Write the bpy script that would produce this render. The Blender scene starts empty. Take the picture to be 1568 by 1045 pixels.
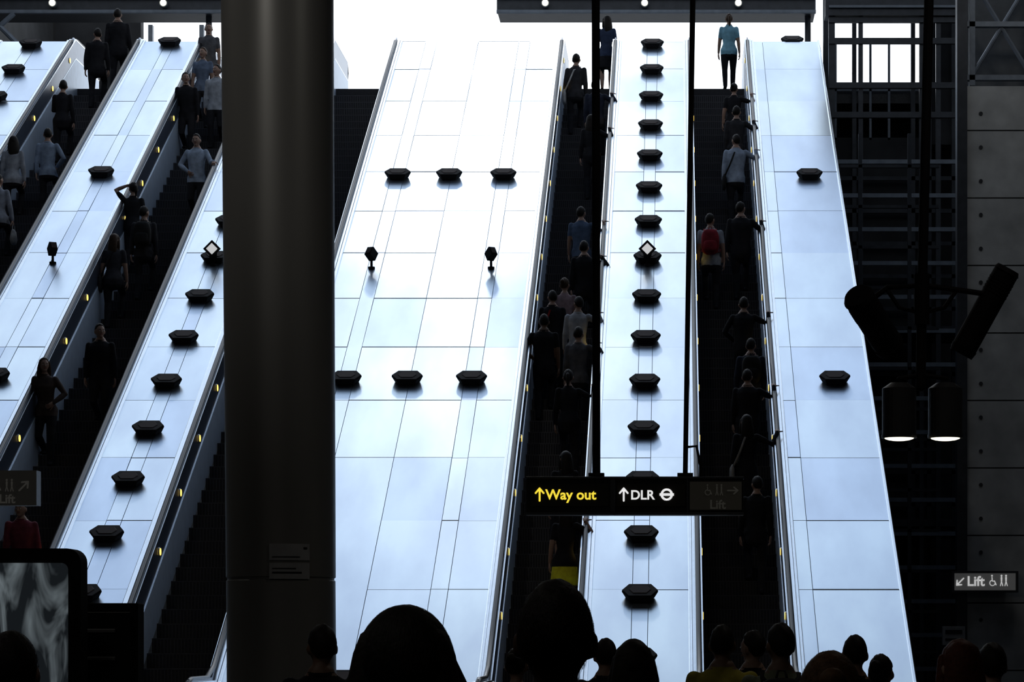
import bpy, math, random
import numpy as np
from mathutils import Vector, Matrix
random.seed(7)
ZOOM=1.0; ZC=(784,522.5)
T = math.tan(math.radians(30))
scene = bpy.context.scene
try:
    scene.view_settings.view_transform = 'Standard'
except Exception:
    pass

# ------------------------------------------------------------------ materials
_m = {}
def mat(name, col, rough=0.6, metal=0.0, var=0.12, scale=6.0, bump=0.0, emis=None, estr=0.0, spec=0.5, stretch=None):
    if name in _m: return _m[name]
    m = bpy.data.materials.new(name); m.use_nodes = True
    nt = m.node_tree; N = nt.nodes; L = nt.links
    b = N['Principled BSDF']
    b.inputs['Roughness'].default_value = rough
    b.inputs['Metallic'].default_value = metal
    b.inputs['Specular IOR Level'].default_value = spec
    tc = N.new('ShaderNodeTexCoord')
    src = tc.outputs['Object']
    if stretch:
        mp = N.new('ShaderNodeMapping'); mp.inputs['Scale'].default_value = stretch
        L.new(src, mp.inputs['Vector']); src = mp.outputs['Vector']
    nz = N.new('ShaderNodeTexNoise'); nz.inputs['Scale'].default_value = scale; nz.inputs['Detail'].default_value = 5
    L.new(src, nz.inputs['Vector'])
    cr = N.new('ShaderNodeValToRGB')
    cr.color_ramp.elements[0].position = 0.3; cr.color_ramp.elements[1].position = 0.7
    c0 = [max(0, c*(1-var)) for c in col]; c1 = [min(1, c*(1+var)) for c in col]
    cr.color_ramp.elements[0].color = (*c0, 1); cr.color_ramp.elements[1].color = (*c1, 1)
    L.new(nz.outputs['Fac'], cr.inputs['Fac'])
    L.new(cr.outputs['Color'], b.inputs['Base Color'])
    if bump:
        bp = N.new('ShaderNodeBump'); bp.inputs['Strength'].default_value = bump; bp.inputs['Distance'].default_value = 0.01
        L.new(nz.outputs['Fac'], bp.inputs['Height']); L.new(bp.outputs['Normal'], b.inputs['Normal'])
    if emis:
        b.inputs['Emission Color'].default_value = (*emis, 1); b.inputs['Emission Strength'].default_value = estr
    _m[name] = m
    return m

STEEL = [mat('steel_deck_a', (.75,.84,.95), .31, 1, .10, 1.0, stretch=(1.5,.5,.5)),
         mat('steel_deck_b', (.68,.78,.92), .34, 1, .10, 1.0, stretch=(1.5,.5,.5)),
         mat('steel_deck_c', (.80,.88,.97), .28, 1, .10, 1.0, stretch=(1.5,.5,.5))]
JOINT = mat('deck_joint', (.20,.25,.33), .6, .5)
BEAD = mat('steel_bead', (.85,.9,.95), .25, 1, .03)
SKIRT = mat('steel_skirt', (.58,.68,.82), .4, .45, .06)
DARKP = mat('balustrade_dark_panel', (.12,.15,.21), .3, .7, .1)
RUBBER = mat('handrail_rubber', (.015,.015,.017), .35)
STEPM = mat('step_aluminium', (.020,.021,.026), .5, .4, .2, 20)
NOSE = mat('step_nosing', (.07,.07,.08), .4, .6, .1)
BLACK = mat('black_casting', (.008,.007,.008), .75, 0, .2, spec=.15)
BROWN = mat('bronze_casting', (.03,.018,.016), .7, 0, .2, spec=.15)
AMBER = mat('amber_lens', (.9,.6,.1), .3, emis=(1,.66,.14), estr=1.8)
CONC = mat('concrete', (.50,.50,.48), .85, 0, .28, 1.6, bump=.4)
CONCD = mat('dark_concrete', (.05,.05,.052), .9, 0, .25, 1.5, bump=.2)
FLOORM = mat('floor_terrazzo', (.05,.05,.052), .35, 0, .3, 30)
DSTEEL = mat('dark_steel', (.07,.075,.085), .45, .6, .15)
GSTEEL = mat('grey_steel', (.22,.25,.29), .5, .3, .15)
COLM = mat('column_cladding', (.26,.255,.24), .40, .35, .12, 1.2, stretch=(1,1,.25))
SIGNB = mat('sign_black', (.008,.008,.009), .4)
SIGNG = mat('sign_grey', (.10,.10,.095), .4, emis=(1,.95,.85), estr=.004)  # unlit sign; faint emission lifts it out of black
PLATE = mat('sign_plate', (.35,.35,.35), .5)
YEL = mat('sign_yellow', (.95,.75,.05), .4, emis=(1,.78,.06), estr=.9)
WHI = mat('sign_white', (.8,.8,.8), .4, emis=(1,1,1), estr=.75)
DIM = mat('sign_dim', (.2,.2,.18), .5, emis=(1,.95,.8), estr=.012)  # unlit lettering, given a faint emission to stay readable
LENS = mat('lamp_lens', (1,.95,.8), .3, emis=(1,.92,.68), estr=2.2)

# ------------------------------------------------------------------ mesh builder
class MB:
    def __init__(s): s.v=[]; s.f=[]; s.m=[]
    def add(s, vf, mi=0):
        v,f = vf; o=len(s.v)
        s.v.extend([tuple(p) for p in v]); s.f.extend([tuple(i+o for i in q) for q in f]); s.m.extend([mi]*len(f))
    def obj(s, name, mats, parent=None, smooth=False, bevel=0, fixn=True):
        me = bpy.data.meshes.new(name); me.from_pydata(s.v, [], s.f)
        for m in mats: me.materials.append(m)
        me.polygons.foreach_set('material_index', s.m)
        if smooth: me.polygons.foreach_set('use_smooth', [True]*len(s.f))
        me.update()
        if fixn:
            import bmesh
            bm = bmesh.new(); bm.from_mesh(me); bmesh.ops.recalc_face_normals(bm, faces=bm.faces); bm.to_mesh(me); bm.free()
        o = bpy.data.objects.new(name, me); scene.collection.objects.link(o)
        if bevel:
            b = o.modifiers.new('bevel','BEVEL'); b.width=bevel; b.segments=2; b.limit_method='ANGLE'
        if parent: o.parent = parent
        return o
def empty(name, loc=(0,0,0)):
    e = bpy.data.objects.new(name, None); e.empty_display_size=.2; e.location=loc; scene.collection.objects.link(e); return e
def box(x0,x1,y0,y1,z0,z1):
    v=[(x0,y0,z0),(x1,y0,z0),(x1,y1,z0),(x0,y1,z0),(x0,y0,z1),(x1,y0,z1),(x1,y1,z1),(x0,y1,z1)]
    return v,[(0,3,2,1),(4,5,6,7),(0,1,5,4),(1,2,6,5),(2,3,7,6),(3,0,4,7)]
def prism_x(x0,x1,poly):
    n=len(poly)
    v=[(x0,y,z) for y,z in poly]+[(x1,y,z) for y,z in poly]
    f=[tuple(range(n)), tuple(range(2*n-1,n-1,-1))]+[(i,(i+1)%n,n+(i+1)%n,n+i) for i in range(n)]
    return v,f
def tube(pts, rad, seg=10, ref=(1,0,0), cap=True, closed_round=True):
    P=[np.array(p,float) for p in pts]; n=len(P)
    R=[(r,r) if not hasattr(r,'__len__') else tuple(r) for r in rad]
    ref=np.array(ref,float)
    v=[];f=[]
    ang=np.linspace(0,2*math.pi,seg,endpoint=False)
    rings=[]
    tang=[]
    for i in range(n):
        if i==0: t=P[1]-P[0]
        elif i==n-1: t=P[-1]-P[-2]
        else:
            a=P[i]-P[i-1]; b=P[i+1]-P[i]
            t=a/(np.linalg.norm(a)+1e-9)+b/(np.linalg.norm(b)+1e-9)
        tang.append(t/(np.linalg.norm(t)+1e-9))
    def ringat(c,t,ra,rb):
        a=ref-np.dot(ref,t)*t
        if np.linalg.norm(a)<.15:
            r2=np.array((0,1.,0)) if abs(t[1])<.9 else np.array((0,0,1.)); a=r2-np.dot(r2,t)*t
        a/=np.linalg.norm(a); b=np.cross(t,a)
        return [c+a*ra*math.cos(q)+b*rb*math.sin(q) for q in ang]
    if cap:
        r=min(R[0])
        rings.append(('p',P[0]-tang[0]*r))
        for q in (60,30):
            s,c=math.sin(math.radians(q)),math.cos(math.radians(q))
            rings.append(('r',ringat(P[0]-tang[0]*r*s,tang[0],R[0][0]*c,R[0][1]*c)))
    for i in range(n): rings.append(('r',ringat(P[i],tang[i],*R[i])))
    if cap:
        r=min(R[-1])
        for q in (30,60):
            s,c=math.sin(math.radians(q)),math.cos(math.radians(q))
            rings.append(('r',ringat(P[-1]+tang[-1]*r*s,tang[-1],R[-1][0]*c,R[-1][1]*c)))
        rings.append(('p',P[-1]+tang[-1]*r))
    idx=[]
    for k,d in rings:
        if k=='p': idx.append([len(v)]); v.append(d)
        else: idx.append(list(range(len(v),len(v)+seg))); v.extend(d)
    for A,B in zip(idx[:-1],idx[1:]):
        for j in range(seg):
            k=(j+1)%seg
            if len(A)==1: f.append((A[0],B[k],B[j]))
            elif len(B)==1: f.append((A[j],A[k],B[0]))
            else: f.append((A[j],A[k],B[k],B[j]))
    if not cap:
        f.append(tuple(idx[0])); f.append(tuple(reversed(idx[-1])))
    return v,f
def cyl(p0,p1,r,seg=16): return tube([p0,p1],[r,r],seg,cap=False)
def sph(c,r,seg=14,rings=9,fn=None):
    v=[];f=[]
    r=(r,r,r) if not hasattr(r,'__len__') else r
    def pt(x,y,z):
        if fn: x,y,z=fn(x,y,z)
        return (c[0]+x*r[0],c[1]+y*r[1],c[2]+z*r[2])
    v.append(pt(0,0,1))
    for i in range(1,rings):
        ph=math.pi*i/rings
        for j in range(seg):
            th=2*math.pi*j/seg
            v.append(pt(math.sin(ph)*math.cos(th),math.sin(ph)*math.sin(th),math.cos(ph)))
    v.append(pt(0,0,-1)); last=len(v)-1
    for j in range(seg):
        f.append((0,1+j,1+(j+1)%seg))
        f.append((last,last-seg+(j+1)%seg,last-seg+j))
    for i in range(rings-2):
        for j in range(seg):
            a=1+i*seg; b=a+seg; k=(j+1)%seg
            f.append((a+j,b+j,b+k,a+k))
    return v,f

# ------------------------------------------------------------------ escalator geometry
RUN=.36; RISE=RUN*T; Y0=35.17; NS=65
ZL=NS*RISE; YL=Y0+(NS-1)*RUN
YB=34.81; YT=58.1
def deckz(y):
    if y<YB: return 1.05
    if y>YT: return 1.05+T*(YT-YB)
    return 1.05+T*(y-YB)
ZD=deckz(99)
LANES={'A':(-13.0,-11.4),'B':(-10.2,-8.63),'C':(-7.43,-5.88),'D':(-2.49,-1.17),'E':(.245,1.66)}
RO=.085
def yprofile(top,bot,y0=33.2,y1=60.4):
    return [(y0,max(0.0,1.05+bot)),(YB-.0,max(0.0,1.05+bot)),(YT,ZD+bot),(y1,ZD+bot),(y1,ZD+top),(YT,ZD+top),(YB,1.05+top),(y0,1.05+top)]
def hexpad(mb,x,y,sx=.25,sv=.17,hh=.12):
    c=Vector((x,y,deckz(y)+.022*1.15)); u=Vector((1,0,0)); v=Vector((0,math.cos(math.pi/6),.5)); n=Vector((0,-.5,math.cos(math.pi/6)))
    out=[(-1,0),(-.62,1),(.62,1),(1,0),(.62,-1),(-.62,-1)]
    lev=[(0,.80),(hh*.75,1.0),(hh,.97)]
    V=[];F=[]
    for h,s in lev:
        for a,b in out: V.append(c+u*a*sx*s+v*b*sv*s+n*h)
    for k in range(len(lev)-1):
        for j in range(6):
            F.append((k*6+j,k*6+(j+1)%6,(k+1)*6+(j+1)%6,(k+1)*6+j))
    F.append((0,1,2,3,4,5)); m=len(V)-6; F.append((m+5,m+4,m+3,m+2,m+1,m))
    mb.add((V,F),0)
    V=[];F=[]
    for h,s in ((hh,.62),(hh+.008,.58)):
        for a,b in out: V.append(c+u*a*sx*s+v*b*sv*s+n*h)
    for j in range(6): F.append((j,(j+1)%6,6+(j+1)%6,6+j))
    F.append((11,10,9,8,7,6)); mb.add((V,F),1)
def stop_unit(mb,x,y,rot=0.5,white=False):
    z=deckz(y)
    mb.add(tube([(x,y,z-.02),(x,y,z+.2)],[.024,.022],10),0)
    mb.add(cyl((x,y,z+.0),(x,y,z+.05),.06),0)
    c=Vector((x,y-.03,z+.27)); R=Matrix.Rotation(rot,4,'Z')@Matrix.Rotation(math.radians(-35),4,'X')
    v,f=box(-.065,.065,-.09,.09,-.085,.085)
    v=[c+R@Vector(p) for p in v]; mb.add((v,f),0)
    if white:
        R2=Matrix.Rotation(math.radians(45),4,'Y')
        v,f=box(-.11,.11,-.13,-.115,-.11,.11)
        v=[c+Vector((0,0,.02))+R2@Vector(p) for p in v]; mb.add((v,f),0)
        v,f=box(-.07,.07,-.15,-.125,-.07,.07)
        v=[c+Vector((0,0,.02))+R2@Vector(p) for p in v]; mb.add((v,f),2)
    else:
        v,f=box(-.045,.045,-.105,-.09,-.065,.065)
        v=[c+R@Vector(p) for p in v]; mb.add((v,f),1)
YC=[33.2,YB]+[37.0+1.77*k for k in range(12)]+[YT,60.4]
WHITEM=mat('white_panel_glow',(.8,.82,.85),.3,emis=(1,1,1),estr=.5)  # plain white panel, not a lamp; emission added to keep it bright
def strip(x0,x1,xs,kind):
    root=empty('escalator_deck',((x0+x1)/2,YB,0))
    def par(o):
        o.parent=root; o.matrix_parent_inverse=Matrix.Translation(-Vector(root.location)); return o
    b=MB(); b.add(prism_x(x0+.002,x1-.002,[(33.2,0),(60.4,0),(60.4,ZD),(YT,ZD),(YB,1.05),(33.2,1.05)]),0)
    par(b.obj('base',[JOINT]))
    p=MB(); g=.0075
    xc=[x0]+xs+[x1]
    for a,bb in zip(YC[:-1],YC[1:]):
        for xa,xb in zip(xc[:-1],xc[1:]):
            t=random.uniform(-.006,.006); th=.022
            ya,yb=a+g,bb-g
            p.add(prism_x(xa+g*.6,xb-g*.6,[(ya,deckz(ya)),(yb,deckz(yb)),(yb,deckz(yb)+th+t),(ya,deckz(ya)+th-t)]),random.choice([0,0,1,2]))
    par(p.obj('steel_panels',STEEL))
    e=MB()
    for xe in (x0,x1-.05): e.add(prism_x(xe,xe+.05,yprofile(.055,.0)),0)
    par(e.obj('edge_bead',[BEAD],bevel=.01))
    h=MB(); xm=(x0+x1)/2
    if kind=='dense':
        for k in range(16):
            y=57.8-1.5*k
            if k==7: stop_unit(h,xm,y-.18,.2,True)
            hexpad(h,xm,y)
    elif kind=='wide':
        for y in (50.9,42.9,34.6):
            for x in (-5.2,-4.23,-3.21): hexpad(h,x,y)
        stop_unit(h,-5.26,47.0,-.5); stop_unit(h,-3.18,47.0,.6)
    elif kind=='sparse':
        for y in (57.9,51.0,43.0): hexpad(h,xm,y)
        stop_unit(h,xm-.05,47.2,.5)
    elif kind=='right':
        for y in (58.3,50.9,42.9): hexpad(h,2.55,y)
    par(h.obj('hexagonal_lights',[BLACK,BROWN,WHITEM],bevel=.004))
strip(-14.5,-13.0,[-13.86,-13.64],'dense')
strip(-11.4,-10.2,[-10.9,-10.7],'sparse')
strip(-8.63,-7.43,[-8.14,-7.92],'dense')
strip(-5.88,-2.49,[-5.33,-5.09,-4.2,-3.33,-3.09],'wide')
strip(-1.17,.245,[-.57,-.35],'dense')
strip(1.66,3.13,[1.9],'right')

for key,(xl,xr) in LANES.items():
    root=empty('escalator',((xl+xr)/2,YB,0))
    def par(o):
        o.parent=root; o.matrix_parent_inverse=Matrix.Translation(-Vector(root.location)); return o
    s=MB(); a,b=xl+.15,xr-.15
    for i in range(NS-1):
        y=Y0+i*RUN; z=(i+1)*RISE
        s.add(prism_x(a,b,[(y,z-RISE-.02),(y+RUN+.0,z-RISE-.02),(y+RUN,z),(y,z)]),0)
        s.add(box(a,b,y-.006,y+.03,z-.012,z+.004),1)
        n=26
        for j in range(n):
            xx=a+(b-a)*(j+.5)/n
            s.add(box(xx-.006,xx+.006,y-.005,y,z-RISE+.01,z-.014),1)
    s.add(box(a,b,33.0,Y0,-.02,.012),0)
    s.add(box(a,b,YL-.01,60.4,ZL-.3,ZL+.012),0)
    par(s.obj('steps',[STEPM,NOSE]))
    for side,(xe,sg) in {'left':(xl,1),'right':(xr,-1)}.items():
        q=MB()
        def px(x0,x1,poly,mi): q.add(prism_x(min(x0,x1),max(x0,x1),poly),mi)
        px(xe,xe+sg*.14,yprofile(.05,-.36),0)
        px(xe,xe+sg*.15,yprofile(-.36,-1.35),1)
        px(xe+sg*.0,xe+sg*.146,yprofile(-.34,-.38),2)
        px(xe+sg*.004,xe+sg*.143,yprofile(.075,.05),2)
        px(xe+sg*(RO-.012),xe+sg*(RO+.012),yprofile(.11,.07),0)
        y=35.1
        while y<58:
            z=deckz(y)-.17
            q.add(cyl((xe+sg*.12,y,z),(xe+sg*.150,y,z),.062,14),2)
            q.add(cyl((xe+sg*.13,y,z),(xe+sg*.156,y,z),.052,14),3)
            y+=1.6
        par(q.obj('balustrade_'+side,[DARKP,SKIRT,BEAD,AMBER]))
        r=MB(); xh=xe+sg*RO
        pts=[(xh,33.45,.72),(xh,33.15,.78),(xh,33.0,.95),(xh,33.12,1.11),(xh,33.4,1.165),(xh,YB-.3,1.165),(xh,YB+.2,1.30)]
        k=YB+1
        while k<YT-.5: pts.append((xh,k,deckz(k)+.125)); k+=1.5
        pts+=[(xh,YT-.25,deckz(YT-.25)+.125),(xh,YT+.3,ZD+.12),(xh,60.3,ZD+.115),(xh,60.6,ZD+.05),(xh,60.72,ZD-.12),(xh,60.6,ZD-.3),(xh,60.3,ZD-.36)]
        r.add(tube(pts,[(.036,.026)]*len(pts),12),0)
        par(r.obj('handrail_'+side,[RUBBER],smooth=True))

# ------------------------------------------------------------------ shell
def single(name,parts,mats,bevel=0,smooth=False):
    m=MB()
    for vf,mi in parts: m.add(vf,mi)
    return m.obj(name,mats,bevel=bevel,smooth=smooth)
single('floor',[(box(-17,9,-8,62,-.3,0),0)],[FLOORM])
single('floor_upper_landing',[(box(-17,9,60.4,85,ZL-.3,ZL),0)]+[(box(a,b,YL,60.4,ZL-.3,ZL),0) for a,b in ((-17,-14.5),(3.13,9))],[FLOORM])
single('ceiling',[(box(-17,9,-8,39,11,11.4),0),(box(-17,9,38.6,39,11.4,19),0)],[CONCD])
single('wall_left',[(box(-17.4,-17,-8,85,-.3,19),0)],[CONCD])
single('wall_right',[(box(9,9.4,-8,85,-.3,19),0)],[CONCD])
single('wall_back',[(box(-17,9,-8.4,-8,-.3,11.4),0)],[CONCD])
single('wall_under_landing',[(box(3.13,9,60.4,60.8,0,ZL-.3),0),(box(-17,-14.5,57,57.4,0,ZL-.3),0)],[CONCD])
single('trim_left_parapet',[(prism_x(-17,-14.5,[(33.2,0),(60,0),(60,ZD),(YT,ZD),(YB,1.05),(33.2,1.05)]),0)],[DARKP])
m=MB(); m.add(box(5.2,9,48.06,48.5,0,11.5),1)
z=-.1; k=0
while z<11.4:
    z1=min(z+1.2,11.5)
    for xa,xb in ((5.2,6.62),(6.65,7.85),(7.88,9)):
        m.add(box(xa,xb,48.0,48.06,max(z,0)+.012,z1-.012),0)
        for hx_ in (xa+.25,xb-.25):
            for hz in (z+.3,z+.9):
                if hz<11.3 and hz>.1: m.add(cyl((hx_,47.985,hz),(hx_,48.02,hz),.035,10),1)
    z+=1.2
m.obj('wall_concrete_panels',[CONC,CONCD])
m=MB()
for zz in (11.6,12.55,13.5,14.5): m.add(box(5.2,9,48.0,48.14,zz,zz+.09),0)
for xx in (5.25,6.4,7.55,8.7): m.add(box(xx,xx+.1,48.0,48.14,11.5,15),0)
for i,xx in enumerate((5.25,6.4,7.55)):
    m.add(cyl((xx,48.07,11.6),(xx+1.15,48.07,13.5),.04,8),0); m.add(cyl((xx+1.15,48.07,11.6),(xx,48.07,13.5),.04,8),0)
    m.add(cyl((xx,48.07,13.5),(xx+1.15,48.07,15),.04,8),0)
m.add(box(5.2,9,48.9,49,11.5,15),1)
m.obj('steel_roof_truss',[GSTEEL,mat('truss_backing',(.14,.15,.16),.8)])
root=empty('lift_tower',(4.5,56,0))
def parl(o): o.parent=root; o.matrix_parent_inverse=Matrix.Translation(-Vector(root.location)); return o
m=MB()
for xx,w in ((3.2,.13),(3.82,.09),(5.08,.09),(5.42,.1),(5.95,.2)):
    for yy in (55.9,57.9): m.add(box(xx,xx+w,yy,yy+.14,0,16.5),0)
zz=.3
while zz<12: 
    m.add(box(3.2,6.1,55.88,55.96,zz,zz+.085),1)
    m.add(box(3.2,6.1,57.9,57.98,zz,zz+.085),0)
    zz+=.7
for zz in (12.45,13.06,13.98,14.42): m.add(box(3.2,6.1,55.86,55.96,zz,zz+.12),0)
m.add(box(3.13,6.1,55.8,56.3,14.55,16.6),0)
for k in range(6): m.add(box(3.2,6.1,55.74,55.8,14.7+.3*k,14.75+.3*k),1)
for zz in (4,8): m.add(box(3.3,6.0,56,57.9,zz,zz+.15),0)
parl(m.obj('frame',[DSTEEL,GSTEEL]))
m=MB(); m.add(box(3.2,5.3,58.1,58.2,0,12.45),0); m.add(box(5.5,6.3,58.1,58.2,12.3,16),0)
for xx in (3.45,4.2,4.6): m.add(box(xx,xx+.05,58.1,58.16,12.4,14.5),1)
m.add(box(3.2,5.3,58.1,58.16,13.45,13.5),1)
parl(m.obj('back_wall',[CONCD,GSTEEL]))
m=MB()
m.add(box(5.02,5.2,47.9,48.2,0,15),0)
for i in range(14): m.add(box(3.2,5.1,52.0,52.08,.6+i*.78,.66+i*.78),0)
for xx in (3.55,4.5): m.add(box(xx,xx+.07,52.0,52.1,0,11.4),0)
m.obj('steel_screen_frame',[DSTEEL])

def beam(x0,x1,lights):
    root=empty('canopy_beam',((x0+x1)/2,61.5,16))
    def p(o): o.parent=root; o.matrix_parent_inverse=Matrix.Translation(-Vector(root.location)); return o
    m=MB(); d=.14
    m.add(box(x0,x1,61,62.2,15.72+d,16.0+d),0); m.add(box(x0,x1,60.9,61.0,15.64+d,15.72+d),1); m.add(box(x0,x1,61.3,62.2,16.0+d,16.6+d),0)
    m.add(box(x0,x1,60.88,61.0,15.98+d,16.03+d),1)
    p(m.obj('beam',[DSTEEL,GSTEEL],bevel=.01))
    l=MB()
    for x in lights:
        l.add(cyl((x,60.85,15.86+d),(x,61.0,15.86+d),.09,14),0); l.add(cyl((x,60.83,15.86+d),(x,60.86,15.86+d),.07,14),1)
    p(l.obj('downlights',[GSTEEL,LENS]))
beam(-4.0,3.2,(-2.9,-.66,1.45)); beam(-17,-7.9,(-11.5,-9.2,-14))  # gap between the two beams stands for sun glare washing them out
m=MB()
for x in (-16.5,-10.6,3.05): m.add(cyl((x,61.6,ZL),(x,61.6,15.9),.07,12),0)
m.obj('canopy_post',[DSTEEL])
m=MB()
m.add(box(-16.95,-14.6,74,74.4,ZL,21),0)
for x in (-14.4,-13,-11.6): m.add(box(x,x+.12,74,74.2,ZL,18.5),1)
m.add(box(-14.6,-11,74,74.2,16.4,16.6),1)
m.obj('entrance_portal',[CONCD,GSTEEL])
m=MB(); m.add(cyl((-16.5,60.6,14.2),(-14.8,60.6,15.7),.06,8),0); m.add(cyl((-15.4,60.6,15.7),(-14.3,60.6,14.6),.06,8),0)
m.obj('steel_roof_brace',[GSTEEL])
m=MB()
for y in (42,46,50,54,58,62,66):
    pts=[]; 
    for i in range(17):
        t=math.pi*i/16; pts.append((-4-13*math.cos(t),y,19+4.5*math.sin(t)))
    m.add(tube(pts,[.12]*17,8),0)
for i in (3,6,8,10,13):
    t=math.pi*i/16; x=-4-13*math.cos(t); z=19+4.5*math.sin(t)
    m.add(cyl((x,39,z),(x,70,z),.06,8),0)
m.obj('ceiling_canopy_ribs',[DSTEEL],smooth=True)

# ------------------------------------------------------------------ column
root=empty('elliptical_column',(-3.64,25,0))
m=MB()
prof=[(0,.56),(.25,.56),(.27,.505),(2.19,.5),(2.2,.49),(2.215,.49),(2.225,.503),(11,.525)]
seg=64; V=[];F=[]
for z,r in prof:
    for j in range(seg):
        a=2*math.pi*j/seg; V.append((r*math.cos(a)-.05*(z-3)/8,r*1.0*math.sin(a),z))
for k in range(len(prof)-1):
    for j in range(seg): F.append((k*seg+j,k*seg+(j+1)%seg,(k+1)*seg+(j+1)%seg,(k+1)*seg+j))
m.add((V,F),0)
o=m.obj('shaft',[COLM],parent=root,smooth=True)
md=o.modifiers.new('es','EDGE_SPLIT'); md.split_angle=math.radians(30)
m=MB()
for z0,z1,mi in ((2.37,2.52,0),(2.2,2.345,0)):
    V=[];F=[]; n=10
    for j in range(n+1):
        a=math.radians(-93+42*j/n)
        for r in (.50,.515):
            for z in (z0,z1): V.append((r*math.cos(a),r*math.sin(a),z))
    for j in range(n):
        b=j*4
        F+= [(b+2,b+6,b+7,b+3),(b,b+1,b+5,b+4),(b+1,b+3,b+7,b+5),(b,b+4,b+6,b+2)]
    F+=[(0,2,3,1),(n*4,n*4+1,n*4+3,n*4+2)]
    m.add((V,F),mi)
def arc_strip(z0,z1,a0,a1):
    V=[];F=[];n=6
    for j in range(n+1):
        a=math.radians(a0+(a1-a0)*j/n)
        for z in (z0,z1): V.append((.518*math.cos(a),.518*math.sin(a),z))
    for j in range(n): F.append((j*2,j*2+2,j*2+3,j*2+1))
    m.add((V,F),1)
arc_strip(2.395,2.405,-90,-62); arc_strip(2.47,2.49,-58,-54); arc_strip(2.25,2.265,-90,-60); arc_strip(2.29,2.30,-90,-66)
m.obj('notice_plates',[PLATE,SIGNB],parent=root)

# ------------------------------------------------------------------ signs
def text(body,x,y,z,size,material,parent,align='LEFT'):
    c=bpy.data.curves.new('lettering','FONT'); c.body=body; c.size=size; c.extrude=.003; c.align_x=align; c.offset=size*.022
    o=bpy.data.objects.new('lettering_'+body.lower().replace(' ','_'),c); scene.collection.objects.link(o)
    o.rotation_euler=(math.pi/2,0,0); o.location=(x,y,z); c.materials.append(material)
    return o
def arrow(mb,x,z,y,s,mi,ang=0):
    for a,b in (((0,-.5),(0,.5)),((0,.5),(-.32,.12)),((0,.5),(.32,.12))):
        ca,sa=math.cos(ang),math.sin(ang)
        p=[(x+s*(q[0]*ca-q[1]*sa),y,z+s*(q[0]*sa+q[1]*ca)) for q in (a,b)]
        mb.add(tube(p,[s*.075]*2,8),mi)
def wheelchair(mb,x,z,y,s,mi):
    pts=[(x+s*.3*math.cos(t),y,z-s*.2+s*.3*math.sin(t)) for t in np.linspace(1.9,7.2,12)]
    mb.add(tube(pts,[s*.05]*12,6),mi)
    mb.add(tube([(x-.05*s,y,z+.4*s),(x,y,z),(x+.25*s,y,z),(x+.4*s,y,z-.4*s)],[s*.06]*4,6),mi)
    mb.add(sph((x-.05*s,y,z+.6*s),s*.1,8,6),mi)
    for dx in (1.0,1.5):
        mb.add(sph((x+dx*s,y,z+.6*s),s*.11,8,6),mi)
        mb.add(tube([(x+dx*s,y,z+.38*s),(x+dx*s,y,z)],[s*.1,s*.08],6),mi)
        mb.add(tube([(x+dx*s,y,z),(x+dx*s-.12*s,y,z-.5*s)],[s*.05]*2,6),mi)
        mb.add(tube([(x+dx*s,y,z),(x+dx*s+.14*s,y,z-.5*s)],[s*.05]*2,6),mi)
sr=empty('way_out_sign',(-.35,24,2.9))
def pars(o,r=sr): o.parent=r; o.matrix_parent_inverse=Matrix.Translation(-Vector(r.location)); return o
m=MB()
m.add(box(-1.31,.615,23.95,24.12,2.77,3.08),0)
m.add(box(-1.315,.62,23.93,24.14,2.755,2.775),1); m.add(box(-1.315,.62,23.93,24.14,3.075,3.095),1)
m.add(box(-.565,-.52,23.935,23.95,2.775,3.075),1); m.add(box(.112,.128,23.935,23.95,2.775,3.075),1)
pars(m.obj('housing',[SIGNB,DSTEEL],bevel=.004))
m=MB(); m.add(box(-1.27,-.58,23.94,23.95,2.83,3.03),0); m.add(box(-.505,.10,23.94,23.95,2.83,3.03),0)
m.add(box(.14,.6,23.942,23.95,2.80,3.05),1)
pars(m.obj('face_panels',[mat('sign_face',(.02,.018,.014),.35),mat('sign_face_dim',(.05,.048,.04),.5,emis=(1,.9,.7),estr=.004)]))  # dim face is unlit; small emission added in place of ambient light
m=MB(); m.add(tube([(-.69,24.03,3.08),(-.70,24.03,11)],[.036,.036],12),0); m.add(tube([(.10,24.03,3.08),(.225,24.03,11)],[.022,.027],12),0)
m.add(box(-.76,-.62,23.97,24.1,3.09,3.13),0); m.add(box(.03,.17,23.97,24.1,3.09,3.13),0)
m.add(tube([(.1,24.0,3.36),(.2,24.0,3.37),(.235,24.0,3.2),(.235,24.0,3.09)],[.014]*4,8),0)
pars(m.obj('hanging_rods',[BLACK],smooth=True))
pars(text('Way out',-1.137,23.938,2.893,.125,YEL,None)); pars(text('DLR',-.385,23.938,2.893,.115,WHI,None)); pars(text('Lift',.315,23.938,2.81,.11,DIM,None))
m=MB(); arrow(m,-1.19,2.935,23.935,.11,0)
arrow(m,-.445,2.935,23.935,.11,1)
pts=[(-.064+.045*math.cos(t),23.935,2.935+.045*math.sin(t)) for t in np.linspace(0,2*math.pi,25)]
m.add(tube(pts,[.010]*25,8),1); m.add(box(-.128,0,23.928,23.938,2.924,2.946),1)
wheelchair(m,.30,2.97,23.935,.08,2); arrow(m,.52,2.97,23.935,.09,2,-math.pi/2)
pars(m.obj('pictograms',[YEL,WHI,DIM]))
lr=empty('lift_sign',(-6.3,24,3))
m=MB(); m.add(box(-7.3,-5.65,23.95,24.12,2.84,3.15),0); m.add(tube([(-6.9,24.03,3.15),(-6.9,24.03,11)],[.03,.03],10),0); m.add(tube([(-6.05,24.03,3.15),(-6.05,24.03,11)],[.03,.03],10),0)
arrow(m,-5.76,3.01,23.935,.11,1,-math.pi/4); wheelchair(m,-6.0,3.01,23.935,.09,1)
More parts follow.
